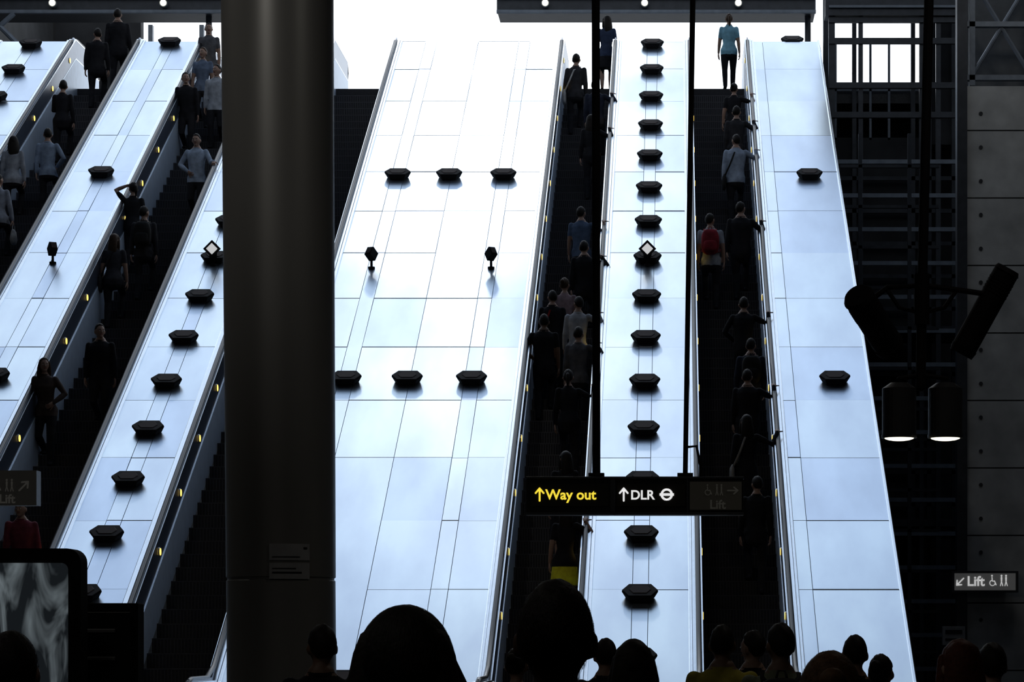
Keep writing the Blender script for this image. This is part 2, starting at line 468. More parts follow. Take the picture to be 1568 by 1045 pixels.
pars(m.obj('housing',[SIGNG,mat('sign_mid',(.22,.22,.21),.5,emis=(1,.95,.85),estr=.018)],bevel=.004),lr)  # unlit pictograms and housing, both with a slight added glow
pars(text('Lift',-5.98,23.94,2.86,.11,_m['sign_mid'],None),lr)
lr=empty('lift_sign',(5.5,47.7,2.7))
m=MB(); m.add(box(4.9,6.08,47.7,47.8,2.48,2.86),0); m.add(box(5.25,5.9,47.8,48.0,2.55,2.75),2)
m.add(box(4.95,6.03,47.69,47.7,2.52,2.82),1)
arrow(m,5.05,2.67,47.685,.17,3,math.pi*.75); wheelchair(m,5.62,2.68,47.685,.16,3)
pars(m.obj('housing',[DSTEEL,mat('sign_face_grey',(.22,.22,.21),.4,emis=(1,1,1),estr=.03),DSTEEL,mat('sign_letter_lit',(.7,.7,.7),.4,emis=(1,1,1),estr=.45)],bevel=.004),lr)
pars(text('Lift',5.17,47.68,2.60,.24,_m['sign_letter_lit'],None),lr)
lr=empty('wall_notice',(5,47.8,1.8)); m=MB(); m.add(box(4.75,5.15,47.8,47.9,1.55,1.88),0); m.add(box(4.8,5.1,47.79,47.8,1.75,1.82),1); m.add(box(4.8,5.0,47.79,47.8,1.63,1.67),1)
pars(m.obj('plate',[PLATE,SIGNB,DSTEEL],bevel=.004),lr)

# ------------------------------------------------------------------ hanging lamp / speaker cluster
root=empty('hanging_lamp_and_speaker_cluster',(2.27,24,4))
def parc(o): o.parent=root; o.matrix_parent_inverse=Matrix.Translation(-Vector(root.location)); return o
m=MB()
m.add(tube([(2.19,24,3.9),(2.20,24,4.6),(2.35,24,11)],[.045,.045,.04],14),0)
arc=[(1.68,24,4.62),(1.9,24,4.78),(2.2,24,4.80),(2.5,24,4.76),(2.78,24,4.72)]
m.add(tube(arc,[.025]*5,10),0)
m.add(tube([(1.9,24,4.75),(2.0,24,4.6),(2.2,24,4.55),(2.4,24,4.6),(2.5,24,4.74)],[.02]*5,10),0)
m.add(cyl((2.2,24,4.45),(2.2,24,4.9),.07),0)
m.add(tube([(2.0,24,3.97),(2.2,24,4.0),(2.42,24,3.97)],[.022]*3,10),0)
parc(m.obj('pole_and_brackets',[BLACK],smooth=False))
def can(p0,p1,r,name):
    m=MB(); p0=Vector(p0); p1=Vector(p1); d=(p1-p0).normalized()
    m.add(tube([p0,p0+d*.04],[r*.9,r*1.06],24,cap=False),0); m.add(tube([p0+d*.03,p1-d*.06],[r,r],24,cap=False),0)
    m.add(tube([p1-d*.07,p1],[r*1.06,r*.95],24,cap=False),0)
    for k in range(5): m.add(tube([p0+d*(.12+.03*k),p0+d*(.135+.03*k)],[r*1.03]*2,24,cap=False),0)
    parc(m.obj(name,[BLACK]))
can((2.97,24,4.95),(2.56,24.12,4.2),.115,'speaker_right')
can((1.60,23.6,4.66),(1.93,24.1,4.25),.135,'speaker_left')
for nm,x in (('lamp_left',2.0),('lamp_right',2.41)):
    m=MB(); m.add(tube([(x,24,3.46),(x,24,3.88)],[.152,.152],28,cap=False),0); m.add(tube([(x,24,3.88),(x,24,3.93)],[.152,.08],28,cap=False),0)
    m.add(tube([(x,24,3.44),(x,24,3.47)],[.158,.158],28,cap=False),0)
    m.add(sph((x,24,3.445),(.135,.135,.03),20,8),1)
    parc(m.obj(nm,[mat('lamp_housing',(.03,.03,.032),.5),LENS],smooth=False))

# ------------------------------------------------------------------ foreground display board (left)
root=empty('information_display_board',(-3.2,12,1))
def pard(o): o.parent=root; o.matrix_parent_inverse=Matrix.Translation(-Vector(root.location)); return o
def rrect(x0,x1,z0,z1,r,n=6):
    P=[]
    for cx_,cz_,a0 in ((x1-r,z1-r,0),(x0+r,z1-r,90),(x0+r,z0+r,180),(x1-r,z0+r,270)):
        for k in range(n+1):
            a=math.radians(a0+90*k/n); P.append((cx_+r*math.cos(a),cz_+r*math.sin(a)))
    return P
def slab(poly,y0,y1):
    n=len(poly); v=[(x,y0,z) for x,z in poly]+[(x,y1,z) for x,z in poly]
    f=[tuple(range(n)),tuple(range(2*n-1,n-1,-1))]+[(i,(i+1)%n,n+(i+1)%n,n+i) for i in range(n)]
    return v,f
m=MB(); m.add(slab(rrect(-3.75,-2.635,.55,2.055,.06),12,12.14),0); m.add(slab(rrect(-3.7,-2.69,.62,1.99,.03),11.985,12.0),1)
m.add(box(-3.6,-3.5,12.03,12.11,0,.6),0); m.add(box(-2.9,-2.8,12.03,12.11,0,.6),0)
gl=bpy.data.materials.new('display_face'); gl.use_nodes=True; nt=gl.node_tree; b=nt.nodes['Principled BSDF']
tc=nt.nodes.new('ShaderNodeTexCoord'); mp=nt.nodes.new('ShaderNodeMapping'); mp.inputs['Scale'].default_value=(3.5,1,1.2); mp.inputs['Rotation'].default_value=(0,.3,0)
nz=nt.nodes.new('ShaderNodeTexNoise'); nz.inputs['Scale'].default_value=2.2; nz.inputs['Detail'].default_value=3; nz.inputs['Distortion'].default_value=1.2
cr=nt.nodes.new('ShaderNodeValToRGB'); cr.color_ramp.elements[0].position=.42; cr.color_ramp.elements[0].color=(.02,.025,.03,1); cr.color_ramp.elements[1].position=.68; cr.color_ramp.elements[1].color=(.36,.43,.47,1)  # pale noise smudges on a dark base, fed to emission too
nt.links.new(tc.outputs['Object'],mp.inputs['Vector']); nt.links.new(mp.outputs['Vector'],nz.inputs['Vector']); nt.links.new(nz.outputs['Fac'],cr.inputs['Fac']); nt.links.new(cr.outputs['Color'],b.inputs['Base Color'])
nt.links.new(cr.outputs['Color'],b.inputs['Emission Color']); b.inputs['Emission Strength'].default_value=.33; b.inputs['Roughness'].default_value=.15
pard(m.obj('frame_and_face',[BLACK,gl]))
m=MB(); m.add(box(-2.9,-2.5,12.6,12.75,0,1.82),0); m.add(box(-2.87,-2.53,12.59,12.6,.5,1.78),1)
for k in range(7): m.add(box(-2.84,-2.60,12.58,12.59,1.68-k*.13,1.70-k*.13),2)
m.obj('ticket_information_totem',[BLACK,SIGNB,mat('totem_print',(.12,.12,.12),.5)],bevel=.006)

# ------------------------------------------------------------------ people
def ik(a,c,l1,l2,pole):
    a=np.array(a,float); c=np.array(c,float); d=c-a; L=np.linalg.norm(d)
    if L>(l1+l2)*.995:
        c=a+d/L*(l1+l2)*.995; d=c-a; L=np.linalg.norm(d)
    x=(l1*l1-l2*l2+L*L)/(2*L); h=math.sqrt(max(0,l1*l1-x*x)); u=d/L
    p=np.array(pole,float); p=p-np.dot(p,u)*u; p/=np.linalg.norm(p)+1e-9
    return a+u*x+p*h, c
def headfn(x,y,z):
    if z<0:
        x*=1-.30*(-z)**1.5
        if y<0: y*=1-.42*(-z)**1.2
        else: y*=1-.10*(-z)
    if y>0: y*=.93
    if y<0 and z>-.2: y*=1.05
    return x,y,z
def hand(mb,w,d,side,nrm,curl,mi,s=1):
    w=Vector(w); d=Vector(d).normalized(); n=Vector(nrm); n=(n-n.dot(d)*d).normalized()
    lat=d.cross(n)*side
    mb.add(tube([w-d*.02,w+d*.02,w+d*.06,w+d*.085],[(.022,.02),(.034,.017),(.040,.015),(.038,.012)],8,ref=tuple(lat)),mi)
    for k,(o,L) in enumerate(((.030,.070),(.010,.080),(-.010,.074),(-.029,.058))):
        p=w+d*.085+lat*o; pts=[p-d*.01]; dd=d.copy(); a=curl*(1+.08*k)
        for q,fr in enumerate((.45,.32,.23)):
            dd=Matrix.Rotation(a*(.7 if q==0 else 1),3,d.cross(n))@dd
            p=p+dd*L*fr; pts.append(p)
        mb.add(tube(pts,[.0092,.009,.008,.0068],6),mi)
    p=w+d*.02+lat*.028; pts=[p]; dd=(d*.75+lat*.75+n*.25).normalized()
    for fr in (.04,.032,.024):
        p=p+dd*fr; pts.append(p); dd=(dd+d*.25+n*.25*curl).normalized()
    mb.add(tube(pts,[.013,.011,.010,.008],6),mi)

def cloth(c):
    k='cloth_%d_%d_%d'%tuple(int(v*255) for v in c)
    return mat(k,c,.85,0,.3,9,bump=.6,spec=.2)
def skinm(c): return mat('skin_%d'%int(c[0]*255),c,.55,0,.08,8)
def hairm(c): return mat('hair_%d_%d'%(int(c[0]*999),int(c[2]*999)),c,.6,0,.3,60,bump=.3,spec=.2)
S1=(.33,.20,.145);S2=(.17,.095,.06);S3=(.07,.035,.022)
H1=(.012,.009,.007);H2=(.05,.028,.015);H3=(.16,.10,.05)
EYE=mat('eye_white',(.75,.75,.72),.3)
PR=random.Random(11)
def person(name,X,Y,Zf=None,yaw=0,H=1.72,fem=False,top=(.02,.02,.025),bot=(.015,.015,.018),sleeve='long',legs='step',
           L='down',R='down',hair='short',hc=H1,skin=S1,bag=None,bagc=(.02,.02,.02),skirt=None,lane=None,lean=None,hyaw=None,hpitch=0,vox=.014,near=False,lead=1,bulk=1.0,extrahair=1.0):
    s=H/1.75
    if lean is None: lean=PR.uniform(.02,.14) if lane else .04
    if hyaw is None: hyaw=0 if near else PR.uniform(-.55,.55)
    if bulk==1.0 and not near: bulk=PR.uniform(.92,1.08)
    tw=PR.uniform(-.12,.12) if lane else 0
    lat=PR.uniform(-.02,.02) if lane else 0
    if Zf is None:
        if Y>YL: Zf=ZL+.012
        else:
            i=int(math.floor((Y-Y0)/RUN)); Y=Y0+(i+.42)*RUN; Zf=(i+1)*RISE+.005
    onstep = lane is not None and Y<YL-.3
    down = abs(yaw)>1.5
    fx=.085
    foot={1:[fx,0,.0],-1:[-fx,0,.0]}
    hipy=0; hipz=.92
    if legs=='step' and onstep:
        o=RUN/s; zr=RISE/s
        sg=-1 if down else 1
        foot[lead]=[fx*lead,sg*o,zr]; hipy=sg*.11; hipz=.915
    elif legs=='walk':
        foot[lead]=[fx*lead,.22,0]; foot[-lead]=[-fx*lead,-.18,0]; hipz=.90
    parts=MB(); segs=[]
    def seg(a,b,r,lab): segs.append((np.array(a,float),np.array(b,float),r,lab))
    hipw=.095 if fem else .09
    for sd in (1,-1):
        fx_,fy_,fz_=foot[sd]
        ank=np.array((fx_,fy_-.0,fz_+.085)); hp=np.array((hipw*sd,hipy,hipz))
        kn,ank2=ik(hp,ank,.435,.415,(0.05*sd,1,0))
        if skirt or bot is None: rr=(.078,.07,.052,.054,.034)
        else: rr=(.092*bulk,.082*bulk,.064,.062,.05)
        mid=(hp+kn)/2; cf=kn*.68+ank2*.32+np.array((0,-.008,0))
        parts.add(tube([hp,mid,kn,cf,ank2],rr,12))
        parts.add(tube([(fx_,fy_-.075,fz_+.042),(fx_+.004*sd,fy_+.02,fz_+.045),(fx_+.012*sd,fy_+.11,fz_+.032),(fx_+.014*sd,fy_+.16,fz_+.026)],[(.036,.04),(.038,.045),(.044,.032),(.036,.024)],10))
        seg(hp,kn,.08,'thigh'); seg(kn,ank2,.055,'shin'); seg((fx_,fy_-.06,fz_+.03),(fx_,fy_+.16,fz_+.025),.04,'foot')
    def up(z,dy=0,x=0):
        k=max(0,(z-.95)/.5); a=tw*min(1,k)
        return np.array((x*math.cos(a)-dy*math.sin(a)+lat*k,hipy+lean*(z-.92)+x*math.sin(a)+dy*math.cos(a),z+hipz-.92+(x*lat*1.5 if z>1.3 else 0)))
    b=bulk
    if fem: rings=[(.83,.155,.115,0),(.90,.172,.122,-.01),(.98,.158,.112,0),(1.08,.125,.095,.005),(1.20,.140,.105,.01),(1.29,.155,.122,.02),(1.37,.160,.105,.005),(1.43,.140,.080,0),(1.475,.075,.06,-.005)]
    else: rings=[(.82,.168,.124,0),(.90,.166,.122,0),(.99,.156,.115,.005),(1.09,.150,.11,.008),(1.20,.162,.118,.01),(1.30,.178,.125,.008),(1.38,.184,.112,0),(1.44,.150,.085,-.005),(1.485,.085,.065,-.01)]
    parts.add(tube([up(z,dy) for z,rx,ry,dy in rings],[(rx*b,ry*b) for z,rx,ry,dy in rings],18))
    seg(up(.9),up(1.1),.13*b,'torso'); seg(up(1.1),up(1.33),.13*b,'torso')
    sw=(.158 if fem else .180)*(.5+.5*b)
    seg(up(1.41,0,-sw+.03),up(1.41,0,sw-.03),.06,'torso')
    nb=up(1.46,-.015); hcn=up(1.635,.012)
    parts.add(tube([nb,(nb*.45+hcn*.55)],[.056 if not fem else .048,.050 if not fem else .043],12))
    seg(up(1.49,-.01),hcn*.8+nb*.2,.05,'neck'); seg(hcn-np.array((0,0,.03)),hcn+np.array((0,0,.03)),.085,'head')
    Rh=Matrix.Rotation(hyaw,4,'Z')@Matrix.Rotation(hpitch,4,'X')
    hc0=Vector(hcn)
    def hx(vf):
        v,f=vf; piv=hc0-Vector((0,0,.1))
        return [tuple(piv+(Rh@(Vector(p)+Vector((0,0,.1))))) for p in v],f
    def headparts(M,m0):
        M.add(hx(sph((0,0,0),(.076,.100,.116),22,16,headfn)),m0)
        M.add(hx(sph((0,.06,-.088),(.030,.026,.022),10,8)),m0)
        M.add(hx(tube([(0,.090,.022),(0,.100,-.005),(0,.108,-.024)],[.009,.012,.016],8)),m0)
        for sd in (1,-1):
            M.add(hx(sph((.081*sd,-.008,-.012),(.014,.023,.035),10,8)),m0)
            M.add(hx(sph((.030*sd,.080,.024),(.022,.012,.008),8,6)),m0)
    headparts(parts,0)
    hands=[]
    for sd,mode in ((1,R),(-1,L)):
        sh=up(1.415,0,sw*sd)
        pole=(.35*sd,-1,-.2); curl=.35; nrm=(-sd,0,0); hd=None
        if mode=='down': tgt=np.array((.235*sd*(.5+.5*b),sh[1]+.03+.03*lead*sd,hipz-.10))
        elif mode=='swing': tgt=np.array((.23*sd,sh[1]+.18,hipz-.02))
        elif mode=='phone': tgt=np.array((.07*sd,sh[1]+.30,1.20)); nrm=(0,-.3,1); curl=.7; pole=(.5*sd,-.3,-1)
        elif mode=='hip': tgt=np.array((.15*sd,sh[1]+.12,1.02)); pole=(1*sd,-.5,0); nrm=(-sd,-.5,0); curl=.6
        elif mode=='raise': tgt=np.array((.10*sd,hcn[1]+.03,1.71+hipz-.92)); pole=(1*sd,.2,.2); curl=.5; nrm=(-sd,0,-.2)
        elif mode=='bag': tgt=np.array((.25*sd,sh[1]+.02,hipz-.06)); curl=1.0
        elif mode=='rail':
            xl,xr=LANES[lane]; wx = (xr-RO) if ((sd>0)!=down) else (xl+RO)
            lx=(wx-X)/s*(-1 if down else 1)
            ly2=.27
            wy=Y+(ly2*s)*(-1 if down else 1); lz=(deckz(wy)+.18-Zf)/s
            tgt=np.array((lx-.01*sd,ly2,lz)); curl=.8; nrm=(0,0,-1); pole=(.15*sd,-.5,-1)
            hd=Vector((.05*sd,1,(-T if down else T)))
        el,wr=ik(sh,tgt,.285,.25,pole)
        ex=.010 if sleeve=='long' else 0
        parts.add(tube([sh,(sh+el)/2,el,(el*.7+wr*.3),wr],[.054,.052,.041+ex,.040+ex,.027+ex*.7],12))
        seg(sh,el,.045,'uarm'); seg(el,wr,.035,'farm')
        dd=Vector(wr-el).normalized() if hd is None else hd.normalized()
        hands.append((wr,dd,sd,nrm,curl))
    if skirt:
        z1=skirt
        parts.add(tube([up(.98),up(.88),np.array((0,hipy,(z1+.88)/2)),np.array((0,hipy+.01,z1))],[(.15,.11),(.178,.135),(.195,.17),(.215,.20)],18,cap=False))
        seg(up(.9),(0,hipy,z1),.17,'skirt')
    me=bpy.data.meshes.new('tmp'); me.from_pydata(parts.v,[],parts.f); me.update()
    ob=bpy.data.objects.new('tmp',me); scene.collection.objects.link(ob)
    r=ob.modifiers.new('r','REMESH'); r.mode='VOXEL'; r.voxel_size=vox
    sm=ob.modifiers.new('s','SMOOTH'); sm.factor=.5; sm.iterations=3 if near else 4
    dg=bpy.context.evaluated_depsgraph_get(); ev=ob.evaluated_get(dg); em=ev.to_mesh()
    n=len(em.vertices); V=np.empty(n*3); em.vertices.foreach_get('co',V); V=V.reshape(-1,3)
    pc=len(em.polygons); F=[tuple(p.vertices) for p in em.polygons]
    C=np.empty(pc*3); em.polygons.foreach_get('center',C); C=C.reshape(-1,3)
    ev.to_mesh_clear(); bpy.data.objects.remove(ob); bpy.data.meshes.remove(me)
    best=np.full(pc,1e9); lab=np.zeros(pc,int); tt=np.zeros(pc)
    for k,(a,b2,rad,lb) in enumerate(segs):
        d=b2-a; q=np.clip(((C-a)@d)/(d@d+1e-9),0,1); dist=np.linalg.norm(C-(a+q[:,None]*d),axis=1)-rad
        u=dist<best; best[u]=dist[u]; lab[u]=k; tt[u]=q[u]
    names=np.array([q[3] for q in segs])[lab]
    mi=np.zeros(pc,int)
    hem=hipz-.10
    mi[names=='thigh']=1; mi[names=='shin']=1; mi[names=='skirt']=1
    mi[(names=='torso')&(C[:,2]<hem)]=1
    mi[(names=='thigh')&(C[:,2]>=hem)]=0; mi[(names=='skirt')&(C[:,2]>=hem)]=0
    if skirt: mi[((names=='thigh')|(names=='shin'))&(C[:,2]<skirt-.0)]=2
    mi[names=='foot']=3; mi[names=='head']=2; mi[names=='neck']=2
    mi[(names=='torso')&(C[:,2]>1.475+hipz-.92)]=2
    mi[(names=='neck')&(C[:,2]<1.495+hipz-.92)]=0
    if sleeve=='short':
        mi[names=='farm']=2; mi[(names=='uarm')&(tt>.72)]=2
    M=MB(); M.v=[tuple(p) for p in V]; M.f=F; M.m=[int(q) for q in mi]
    for w,d,sd,nr,cu in hands: hand(M,w,d,-sd,nr,cu,2)
    for sd in (1,-1):
        M.add(hx(sph((.030*sd,.0835,.004),(.0135,.010,.008),8,6)),6); M.add(hx(sph((.030*sd,.0915,.004),(.006,.004,.006),8,6)),4)
        M.add(hx(tube([(.016*sd,.094,.028),(.045*sd,.082,.027)],[.004,.003],6)),4)
    M.add(hx(tube([(-.022,.086,-.056),(0,.093,-.054),(.022,.086,-.056)],[.005,.008,.005],6)),7)
    eh=extrahair
    if hair!='bald':
        thick=1.09*(1+.5*(eh-1))
        wa=.3 if near else 1.0
        def limit(x,y,z):
            if hair=='long':
                return -.6 if y<.05 else -.6+1.22*min(1,(y-.05)/.55)
            if y<-.5: return -.62
            if y<0.0: return -.62+(y+.5)/.5*.55
            return -.07+.69*min(1,y/.6)
        def hf(x,y,z):
            lim=limit(x,y,z)
            k=max(0,min(1,(z-lim)/.16)); tk=thick if hair=='long' else thick-.035+.05*max(0,z)+(.02 if y<0 else 0)
            sc=.86+(tk-.86)*k*k*(3-2*k)
            nx=1+ wa*(.02*math.sin(13*x+7*z)+.015*math.sin(23*y+11*x))*(1 if k>.5 else 0)
            x,y,z=headfn(x,y,z); return x*sc*nx*(1+.15*(eh-1)*3),y*sc*nx,z*sc*nx
        M.add(hx(sph((0,-.004,.002),(.077,.101,.117),48 if near else 24,36 if near else 18,hf)),4)
        if hair=='long':
            M.add(hx(tube([(0,-.03,.04),(0,-.052,-.05),(0,-.07,-.13),(0,-.085,-.21),(0,-.09,-.28)],[(.085*eh,.085),(.098*eh,.068),(.104*eh,.055),(.10*eh,.042),(.07*eh,.025)],28 if near else 12)),4)
            for sd in (1,-1): M.add(hx(tube([(.07*sd,.02,.04),(.086*sd*eh,.0,-.05),(.09*sd*eh,-.005,-.13),(.085*sd*eh,.0,-.2)],[.022*eh,.026*eh,.026*eh,.014],12)),4)
        if hair=='bun': M.add(hx(sph((0,-.115,.05),(.042,.04,.042),12,9)),4)
        if hair=='pony': M.add(hx(tube([(0,-.10,.05),(0,-.145,.02),(0,-.15,-.07),(0,-.13,-.17)],[.022,.03,.028,.01],10)),4)
        if near:
            rs=np.random.RandomState(int(abs(X*100))+3)
            cnt=0
            while cnt<4500:
                v=rs.normal(size=3); v/=np.linalg.norm(v)
                if v[1]>.3 or v[2]<limit(*v)+.1: continue
                cnt+=1
                p=[]; cur=v.copy()
                flow=np.array((0,-.25,-1.)) if hair=='long' else rs.normal(size=3)*.8+np.array((0,-.2,-.4))
                nseg=6 if hair=='long' else 3; st=.10 if hair=='long' else .06
                for q in range(nseg+1):
                    a=headfn(*cur); sc=thick*(1.0+(.012+.03*rs.rand())*q/nseg*(1 if hair!='long' else .6))
                    p.append(Vector((a[0]*.077*sc*(1+.45*(eh-1)),a[1]*.101*sc-.004,a[2]*.117*sc+.002)))
                    tng=flow-np.dot(flow,cur)*cur; tng/=np.linalg.norm(tng)+1e-6
                    cur=cur+tng*st+rs.normal(size=3)*.012; cur/=np.linalg.norm(cur)
                w=.0009; side=(p[1]-p[0]).cross(p[0]).normalized()*w
                VV=[];FF=[]
                for q,pp in enumerate(p):
                    k=1-q/(len(p)); VV+= [pp-side*k,pp+side*k]
                for q in range(len(p)-1): FF.append((2*q,2*q+1,2*q+3,2*q+2))
                M.add(hx((VV,FF)),4)
    if bag=='backpack':
        c=up(1.22,-.20)
        v,f=sph((0,0,0),(.16,.095,.23),16,12,lambda x,y,z:(math.copysign(abs(x)**.6,x),math.copysign(abs(y)**.7,y),math.copysign(abs(z)**.7,z)))
        M.add(([(c[0]+p[0],c[1]+p[1],c[2]+p[2]) for p in v],f),5)
        v,f=sph((0,-.085,-.08),(.12,.035,.10),14,10,lambda x,y,z:(math.copysign(abs(x)**.5,x),y,math.copysign(abs(z)**.6,z))); M.add(([(c[0]+p[0],c[1]+p[1],c[2]+p[2]) for p in v],f),5)
        M.add(tube([c+np.array((-.03,0,.23)),c+np.array((-.02,0,.27)),c+np.array((.02,0,.27)),c+np.array((.03,0,.23))],[.008]*4,6),5)
        for sd in (1,-1): M.add(tube([up(1.40,-.11,.09*sd),up(1.475,-.02,.10*sd),up(1.42,.105,.10*sd),up(1.25,.14,.11*sd),up(1.08,.02,.16*sd),up(1.05,-.12,.12*sd)],[(.022,.007)]*6,8,ref=(1,0,0)),5)
    if bag=='shoulder':
        M.add(tube([up(1.40,-.10,-.03),up(1.475,-.03,.09),up(1.40,.10,.07),up(1.15,.14,-.08),up(.95,.07,-.20)],[(.016,.006)]*5,8),5)
        M.add(tube([up(1.40,-.11,-.03),up(1.15,-.14,-.12),up(.95,-.05,-.21)],[(.016,.006)]*3,8),5)
        M.add(tube([up(.72,0,-.225),up(.78,0,-.225),up(.93,0,-.222),up(.97,0,-.22)],[(.035,.13),(.045,.16),(.04,.15),(.02,.12)],12),5)
    if bag=='hand':
        w=hands[0][0]
        z=w[2]-.12
        M.add(tube([(w[0]+.02,w[1]-.09,z-.09),(w[0]+.02,w[1]-.06,z+.01),(w[0],w[1]+.0,z+.06),(w[0]+.02,w[1]+.08,z+.01),(w[0]+.02,w[1]+.11,z-.09)],[.007]*5,6),5)
        M.add(tube([(w[0]+.02,w[1]+.01,z-.30),(w[0]+.02,w[1]+.01,z-.24),(w[0]+.02,w[1]+.01,z-.1),(w[0]+.02,w[1]+.01,z-.07)],[(.05,.15),(.06,.17),(.04,.14),(.02,.12)],12),5)
    if fem is False and sleeve=='long' and bag is None:
        c=up(1.482,-.008); pts=[(c[0]+.060*math.cos(t),c[1]+.058*math.sin(t),c[2]+.008*math.sin(t)) for t in np.linspace(0,2*math.pi,13)]
        M.add(tube(pts,[(.008,.018)]*13,6,ref=(0,0,1)),0)
    M.v=[(p[0]*s,p[1]*s,p[2]*s) for p in M.v]
    o=M.obj(name,[cloth(top),cloth(bot) if bot else skinm(skin),skinm(skin),BLACK,hairm(hc),cloth(bagc),EYE,mat('lips',(.30,.10,.08),.5)],smooth=True,fixn=False)
    o.location=(X,Y,Zf); o.rotation_euler=(0,0,yaw)
    return o

PI=math.pi
BLK=(.012,.012,.015); NAVY=(.02,.025,.045); WHT=(.45,.48,.52); BLU=(.30,.36,.46); GRY=(.10,.10,.11); CHAR=(.03,.03,.035)
def P(name,X,Y,lane,**k): person(name,X,Y,lane=lane,**k)
P('woman_in_blue_tshirt',1.19,58.45,'E',legs='walk',H=1.70,fem=True,top=(.20,.42,.54),bot=BLK,sleeve='short',hair='pony',hc=H2,L='swing',R='down',lead=1)
P('woman_in_dark_top',1.20,54.6,'E',fem=True,H=1.66,top=BLK,sleeve='short',R='rail',hair='bun',skin=S1)
P('man_in_dark_jacket',1.22,52.9,'E',top=CHAR,R='rail',lead=-1,H=1.74)
P('man_in_pale_blue_shirt',1.18,51.55,'E',top=BLU,R='rail',bag='shoulder',sleeve='long',H=1.74)
P('man_with_red_backpack',.66,48.1,'E',top=(.30,.33,.38),sleeve='short',bag='backpack',bagc=(.24,.02,.03),H=1.74,lead=-1)
P('man_in_dark_suit',1.20,48.3,'E',top=BLK,H=1.80,bulk=1.12,R='rail')
P('man_in_black_shirt',1.15,44.6,'E',top=BLK,L='hip',R='rail',H=1.72)
P('man_with_backpack',1.22,43.2,'E',top=NAVY,bag='backpack',H=1.70,lead=-1)
P('man_in_dark_jacket',1.16,42.2,'E',top=BLK,R='rail',bulk=1.08)
P('woman_with_white_handbag',1.10,40.6,'E',fem=True,top=BLK,skirt=.5,bot=BLK,hair='long',bag='shoulder',bagc=(.35,.34,.32),R='rail')
P('man_in_dark_suit',1.18,38.9,'E',top=BLK,R='down',L='down',lead=-1)
P('woman_in_navy_dress',-1.47,58.7,'D',legs='walk',fem=True,top=(.03,.045,.09),bot=BLK,skirt=.55,hair='long',sleeve='short',R='swing')
P('man_carrying_white_bag',-2.05,56.0,'D',top=CHAR,bag='shoulder',bagc=(.5,.5,.5),H=1.74)
P('man_in_navy_suit',-1.56,54.3,'D',top=NAVY,R='rail',H=1.74)
P('woman_in_dark_top',-1.60,52.7,'D',fem=True,top=BLK,R='rail',hair='long')
P('man_in_blue_shirt',-1.66,48.2,'D',top=(.08,.12,.20),sleeve='short',R='rail',lead=-1)
P('man_in_dark_jacket',-1.55,46.7,'D',top=BLK,R='rail')
P('woman_in_pink_top',-1.85,45.6,'D',fem=True,top=(.30,.22,.24),sleeve='short',hair='bun',hc=H2,L='down',R='down')
P('man_in_white_shirt',-1.60,44.6,'D',top=(.42,.44,.48),R='rail',H=1.72,lead=-1)
P('man_in_grey_shirt',-1.55,43.7,'D',top=GRY,R='rail',H=1.72)
P('man_in_black_tshirt',-2.12,43.9,'D',top=BLK,sleeve='short',L='hip',H=1.76,bulk=1.08,skin=S2)
P('woman_in_dark_top',-1.64,42.3,'D',fem=True,top=BLK,R='rail',hair='pony',lead=-1)
P('man_with_red_bag',-2.02,45.0,'D',top=BLK,bag='shoulder',bagc=(.3,.02,.02),lead=-1,H=1.66)
P('woman_in_dark_dress',-1.62,39.7,'D',fem=True,top=BLK,skirt=.5,bot=BLK,hair='long',R='phone')
P('woman_in_yellow_skirt',-1.55,38.1,'D',fem=True,top=BLK,sleeve='short',bot=(.95,.8,.04),skirt=.55,hair='long',R='rail')
P('man_in_light_shirt',-9.93,57.7,'B',yaw=PI,top=GRY,sleeve='short')
P('woman_in_blue_top',-9.82,56.3,'B',yaw=PI,fem=True,top=(.13,.17,.25),sleeve='short',hair='bun',hc=H2)
P('man_in_dark_jacket',-9.88,54.8,'B',yaw=PI,top=BLK,H=1.72)
P('man_in_white_shirt',-9.36,55.2,'B',yaw=PI,top=(.38,.41,.46),H=1.76,lead=-1)
P('man_in_pale_blue_shirt',-9.12,51.4,'B',yaw=PI,top=(.34,.41,.52),L='rail',R='hip',H=1.74,hpitch=-.1)
P('woman_shading_her_eyes',-9.92,49.4,'B',fem=True,top=BLK,sleeve='short',L='raise',hair='pony')
P('man_with_backpack',-9.50,48.4,'B',top=CHAR,bag='backpack',H=1.72)
P('woman_with_shoulder_bag',-9.82,47.2,'B',fem=True,top=CHAR,sleeve='short',bag='shoulder',hair='long',hc=H2,H=1.70)
P('man_in_black_suit',-9.27,43.5,'B',yaw=PI,top=BLK,H=1.76,bulk=1.08,L='down')
P('woman_with_handbag',-9.90,42.4,'B',yaw=PI,fem=True,top=(.06,.045,.04),hair='long',hc=H2,bag='hand',bagc=(.12,.10,.09),R='bag',L='hip')
P('man_in_red_shirt',-9.22,38.3,'B',yaw=PI,top=(.16,.03,.05),H=1.74)
P('man_in_dark_jacket',-9.75,37.4,'B',yaw=PI,top=BLK)
P('man_in_black_suit',-12.05,58.6,'A',legs='walk',top=BLK,H=1.84,bulk=1.12)
P('man_in_dark_suit',-12.27,57.2,'A',top=BLK,H=1.76,bulk=1.05)
P('woman_in_dark_top',-12.35,54.6,'A',fem=True,top=BLK,hair='short',L='phone')
P('man_in_pale_blue_shirt',-12.05,51.8,'A',top=(.24,.30,.40),H=1.72,L='down',R='hip')
P('woman_in_white_blouse',-12.65,51.5,'A',fem=True,top=(.30,.32,.36),hair='long')
P('woman_with_handbag',-12.45,49.6,'A',fem=True,top=(.25,.27,.32),hair='bun',bag='hand',bagc=(.3,.3,.3),R='bag')
person('man_at_upper_landing',-11.2,61.0,Zf=ZL,top=BLK,H=1.72,legs='walk')
